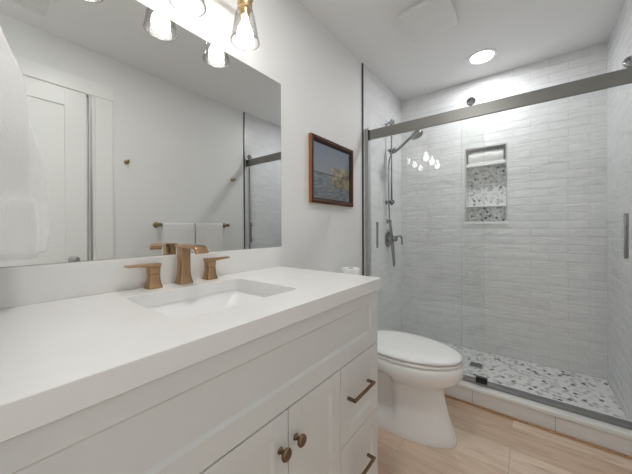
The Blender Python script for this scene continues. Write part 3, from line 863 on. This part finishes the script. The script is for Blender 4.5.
lv = [(0.10, 0.768, 0.122, 0.0004), (0.10, 0.770, 0.124, 0.008), (0.10, 0.767, 0.121, 0.030), (0.10, 0.758, 0.116, 0.06), (0.10, 0.744, 0.110, 0.10), (0.10, 0.729, 0.105, 0.15),
      (0.10, 0.716, 0.103, 0.20), (0.09, 0.709, 0.106, 0.235), (0.08, 0.712, 0.114, 0.262), (0.07, 0.728, 0.129, 0.284), (0.06, 0.754, 0.150, 0.305), (0.05, 0.780, 0.169, 0.326),
      (0.05, 0.795, 0.180, 0.348), (0.05, 0.801, 0.185, 0.372), (0.05, 0.802, 0.186, 0.398), (0.05, 0.799, 0.183, 0.409), (0.055, 0.790, 0.176, 0.4145)]
loft(bm, [egg(x0, x1, hw, z, fn=waist, split=0.55) for x0, x1, hw, z in lv])
obj('bowl', bm, M_PORC, t, True, 60)
bm = bmesh.new()
loft(bm, [egg(x0, x1, hw, z, split=0.46, re=2.15) for x0, x1, hw, z in [(0.245, 0.784, 0.172, 0.4165), (0.24, 0.794, 0.181, 0.418), (0.24, 0.797, 0.184, 0.426), (0.24, 0.795, 0.182, 0.432), (0.25, 0.785, 0.174, 0.4335)]])
obj('seat', bm, M_PORC, t, True, 60)
bm = bmesh.new()
loft(bm, [egg(x0, x1, hw, z, split=0.46, re=2.15) for x0, x1, hw, z in [(0.245, 0.782, 0.170, 0.4385), (0.235, 0.794, 0.180, 0.4395), (0.235, 0.798, 0.184, 0.447), (0.236, 0.795, 0.181, 0.453), (0.246, 0.781, 0.169, 0.459),
          (0.27, 0.745, 0.142, 0.4635), (0.31, 0.69, 0.10, 0.4655), (0.38, 0.60, 0.05, 0.4662)]])
obj('lid', bm, M_PORC, t, True, 60)
for s in (-1, 1):
    obj('hinge', box(bmesh.new(), 0.216, 0.236, TY + s * 0.075 - 0.014, TY + s * 0.075 + 0.014, 0.4155, 0.452, 0.004), M_PORC, t, True)
bm = bmesh.new()
loft(bm, [[(x, y, z) for x, y in rrect(0.108, TY + 0.02, hx, hy, 0.03)] for hx, hy, z in [(0.075, 0.17, 0.4155), (0.085, 0.195, 0.425), (0.088, 0.205, 0.60), (0.091, 0.212, 0.717), (0.091, 0.212, 0.7195)]])
obj('tank', bm, M_PORC, t, True, 50)
bm = bmesh.new()
loft(bm, [[(x, y, z) for x, y in rrect(0.110, TY + 0.02, hx, hy, 0.03)] for hx, hy, z in [(0.096, 0.218, 0.7200), (0.100, 0.222, 0.724), (0.100, 0.222, 0.742), (0.096, 0.218, 0.749), (0.088, 0.21, 0.7515)]])
obj('tank_lid', bm, M_PORC, t, True, 50)
bm = bmesh.new()
tube(bm, [(0.200, TY - 0.13, 0.675), (0.218, TY - 0.13, 0.675), (0.222, TY - 0.12, 0.674), (0.222, TY - 0.05, 0.668)], 0.006, 12)
obj('flush_lever', bm, M_STEEL, t, True)

# toilet paper roll standing on the tank lid
t = thing('toilet_paper_roll', 'white toilet paper roll standing on the toilet tank lid', 'toilet paper', (0.115, 1.600, 0.7517))
bm = bmesh.new()
n = 40
rp = [(0.0215, 0.7520), (0.058, 0.7520), (0.060, 0.754), (0.060, 0.850), (0.058, 0.8525), (0.0215, 0.8525)]
loft(bm, [[(0.115 + r_ * math.cos(2 * PI * k / n), 1.600 + r_ * math.sin(2 * PI * k / n), z) for k in range(n)] for r_, z in rp], closed=True)
obj('paper', bm, M_PAPER, t, True, 50)
bm = bmesh.new()
rp = [(0.0195, 0.7521), (0.0213, 0.7521), (0.0213, 0.8520), (0.0195, 0.8520)]
loft(bm, [[(0.115 + r_ * math.cos(2 * PI * k / n), 1.600 + r_ * math.sin(2 * PI * k / n), z) for k in range(n)] for r_, z in rp], closed=True)
obj('core', bm, M_CARD, t, True, 50)

# ------------------------------------------------------------------ things on the right wall, seen in the mirror
t = thing('towel_bar', 'antique brass towel bar on the wall opposite the vanity, seen in the mirror', 'towel bar', (W, 1.375, 1.155))
bm = bmesh.new(); tube(bm, [(W - 0.066, 1.035, 1.156), (W - 0.066, 1.725, 1.156)], 0.0085, 14)
obj('bar', bm, M_ABRASS, t, True)
for y in (1.045, 1.715):
    bm = bmesh.new(); lathe(bm, [(0.024, 0), (0.024, 0.008), (0.012, 0.014), (0.012, 0.056), (0.016, 0.058), (0.016, 0.078), (0.011, 0.081)], (W - 0.0003, y, 1.156), (-1, 0, 0), 24)
    obj('post', bm, M_ABRASS, t, True)
def draped(y0, y1, zb_front, zb_back, seed):
    rnd = random.Random(seed)
    bm = bmesh.new()
    th = 0.010
    xc, zc_, r_ = W - 0.066, 1.156, 0.0095
    path = []
    for k in range(9): path.append((xc - r_ - th / 2 - 0.004 * (1 - k / 8), zb_front + (zc_ - zb_front) * k / 8))
    for k in range(1, 8):
        q = PI - PI * k / 8; path.append((xc + (r_ + th / 2) * math.cos(q), zc_ + (r_ + th / 2) * math.sin(q)))
    for k in range(8): path.append((xc + r_ + th / 2 + 0.003 * k / 7, zc_ - (zc_ - zb_back) * k / 7))
    secs = []
    ph = rnd.random() * 6
    for j in range(17):
        y = y0 + (y1 - y0) * j / 16
        o_, i_ = [], []
        for i, (x, z) in enumerate(path):
            p0, p1 = path[max(i - 1, 0)], path[min(i + 1, len(path) - 1)]
            dx, dz = p1[0] - p0[0], p1[1] - p0[1]; L = math.hypot(dx, dz) or 1
            nx, nz = -dz / L, dx / L
            wv = 0.0025 * math.sin(j * 0.8 + ph) * max(0, 1 - abs(i - 0) / 9)
            o_.append((x + nx * th / 2 - abs(wv), y, z + nz * th / 2)); i_.append((x - nx * th / 2 * 0.98, y, z - nz * th / 2 * 0.98))
        secs.append(o_ + i_[::-1])
    loft(bm, secs)
    return bm
tag(obj('bath_towel', draped(1.068, 1.345, 0.72, 0.76, 1), M_TOWEL, None, True, 60), 'white towel on the antique brass bar, on the half nearer the door', 'towel')
tag(obj('bath_towel', draped(1.358, 1.645, 0.74, 0.77, 2), M_TOWEL, None, True, 60), 'white towel on the antique brass bar, on the half nearer the shower', 'towel')
for (y, z), lb in (((0.829, 1.655), 'small antique brass robe hook beside the door casing, seen in the mirror'), ((1.818, 1.650), 'small antique brass robe hook on the wall next to the shower, seen in the mirror')):
    t = thing('robe_hook', lb, 'hook', (W, y, z), 'robe hooks on the right wall')
    bm = bmesh.new(); lathe(bm, [(0.017, 0), (0.017, 0.005), (0.009, 0.009), (0.008, 0.024), (0.006, 0.028)], (W - 0.0003, y, z), (-1, 0, 0), 20)
    obj('base', bm, M_ABRASS, t, True)
    bm = bmesh.new(); tube(bm, spline([(W - 0.020, y, z), (W - 0.032, y, z - 0.012), (W - 0.046, y, z - 0.004), (W - 0.050, y, z + 0.014)], 6), [0.006] * 12 + [0.0075] * 7, 12)
    obj('prong', bm, M_ABRASS, t, True)

# ------------------------------------------------------------------ ceiling fixtures
t = thing('exhaust_fan', 'white square exhaust fan cover on the ceiling near the shower', 'exhaust fan', (0.565, 1.775, H))
bm = bmesh.new()
N = 14
def fanpt(i, j, top):
    u_, v_ = i / N * 2 - 1, j / N * 2 - 1
    k = 1 - 0.05 * (v_ * v_) ; k2 = 1 - 0.05 * (u_ * u_)
    x = 0.572 + 0.146 * u_ * k; y = 1.777 + 0.146 * v_ * k2
    z = H - 0.042 - 0.010 * (1 - max(u_ * u_, v_ * v_))
    return (x, y, z + (0.012 if top else 0))
for top in (False, True):
    vs = [[bm.verts.new(fanpt(i, j, top)) for j in range(N + 1)] for i in range(N + 1)]
    for i in range(N):
        for j in range(N): bm.faces.new((vs[i][j], vs[i + 1][j], vs[i + 1][j + 1], vs[i][j + 1]))
    if not top: low = vs
ed = lambda V: [V[i][0] for i in range(N)] + [V[N][j] for j in range(N)] + [V[i][N] for i in range(N, 0, -1)] + [V[0][j] for j in range(N, 0, -1)]
A_, B_ = ed(low), ed(vs)
for k in range(len(A_)): bm.faces.new((A_[k], A_[(k + 1) % len(A_)], B_[(k + 1) % len(A_)], B_[k]))
obj('cover', bm, M_GRILLE, t, True, 40)
obj('housing', box(bmesh.new(), 0.45, 0.69, 1.655, 1.895, H - 0.034, H - 0.0005), M_GRILLE, t)

def can(x, y, label, r=0.085, lens=None):
    t = thing('recessed_light', label, 'ceiling light', (x, y, H))
    bm = bmesh.new()
    prof = [(r + 0.014, H - 0.0005), (r + 0.013, H - 0.006), (r, H - 0.008), (r - 0.010, H - 0.004), (r - 0.010, H - 0.0005)]
    loft(bm, [[(x + q * math.cos(2 * PI * k / 40), y + q * math.sin(2 * PI * k / 40), z) for k in range(40)] for q, z in prof], closed=True)
    obj('trim_ring', bm, M_TRIM, t, True, 50)
    bm = bmesh.new(); lathe(bm, [(r - 0.0105, -0.0045), (r - 0.0105, -0.001)], (x, y, H), (0, 0, 1), 40)
    obj('lens', bm, lens or M_CAN, t)
can(0.778, 2.462, 'round lit recessed ceiling light over the shower')
can(0.60, 0.55, 'added round recessed ceiling light over the vanity, unseen fill above the view', lens=emit('added_can_lens', (1.0, 0.985, 0.96), ADDED_CAN))  # added out of view to light counter, floor and toilet from above
can(0.33, -0.75, 'added round recessed ceiling light behind the camera, unseen fill for the room')  # added fill, tucked behind the return wall so the glass never shows it

t = thing('ceiling_vent', 'white ceiling air register with slats, seen at the top of the mirror', 'vent', (1.22, 0.24, H))
vx0, vx1, vy0, vy1 = 1.115, 1.345, 0.060, 0.362
bm = bmesh.new(); q = 0.024
box(bm, vx0, vx0 + q, vy0, vy1, H - 0.008, H - 0.0005, 0.002); box(bm, vx1 - q, vx1, vy0, vy1, H - 0.008, H - 0.0005, 0.002)
box(bm, vx0 + q, vx1 - q, vy0, vy0 + q, H - 0.008, H - 0.0005, 0.002); box(bm, vx0 + q, vx1 - q, vy1 - q, vy1, H - 0.008, H - 0.0005, 0.002)
obj('frame', bm, M_GRILLE, t)
obj('duct_shade_plate', box(bmesh.new(), vx0 + q, vx1 - q, vy0 + q, vy1 - q, H - 0.0012, H - 0.0004), M_DUCT_SHADE, t)  # flat dark plate, colour stands in for the shade inside the duct
for k in range(8):
    x = vx0 + q + 0.012 + k * 0.0225
    bm = bmesh.new()
    loft(bm, [[(x + dx, y, H - 0.004 + dz) for dx, dz in ((-0.006, 0.0025), (0.006, -0.0025), (0.007, -0.0015), (-0.005, 0.0035 - 0.0006))] for y in (vy0 + q, vy1 - q)])
    obj('slat', bm, M_GRILLE, t)
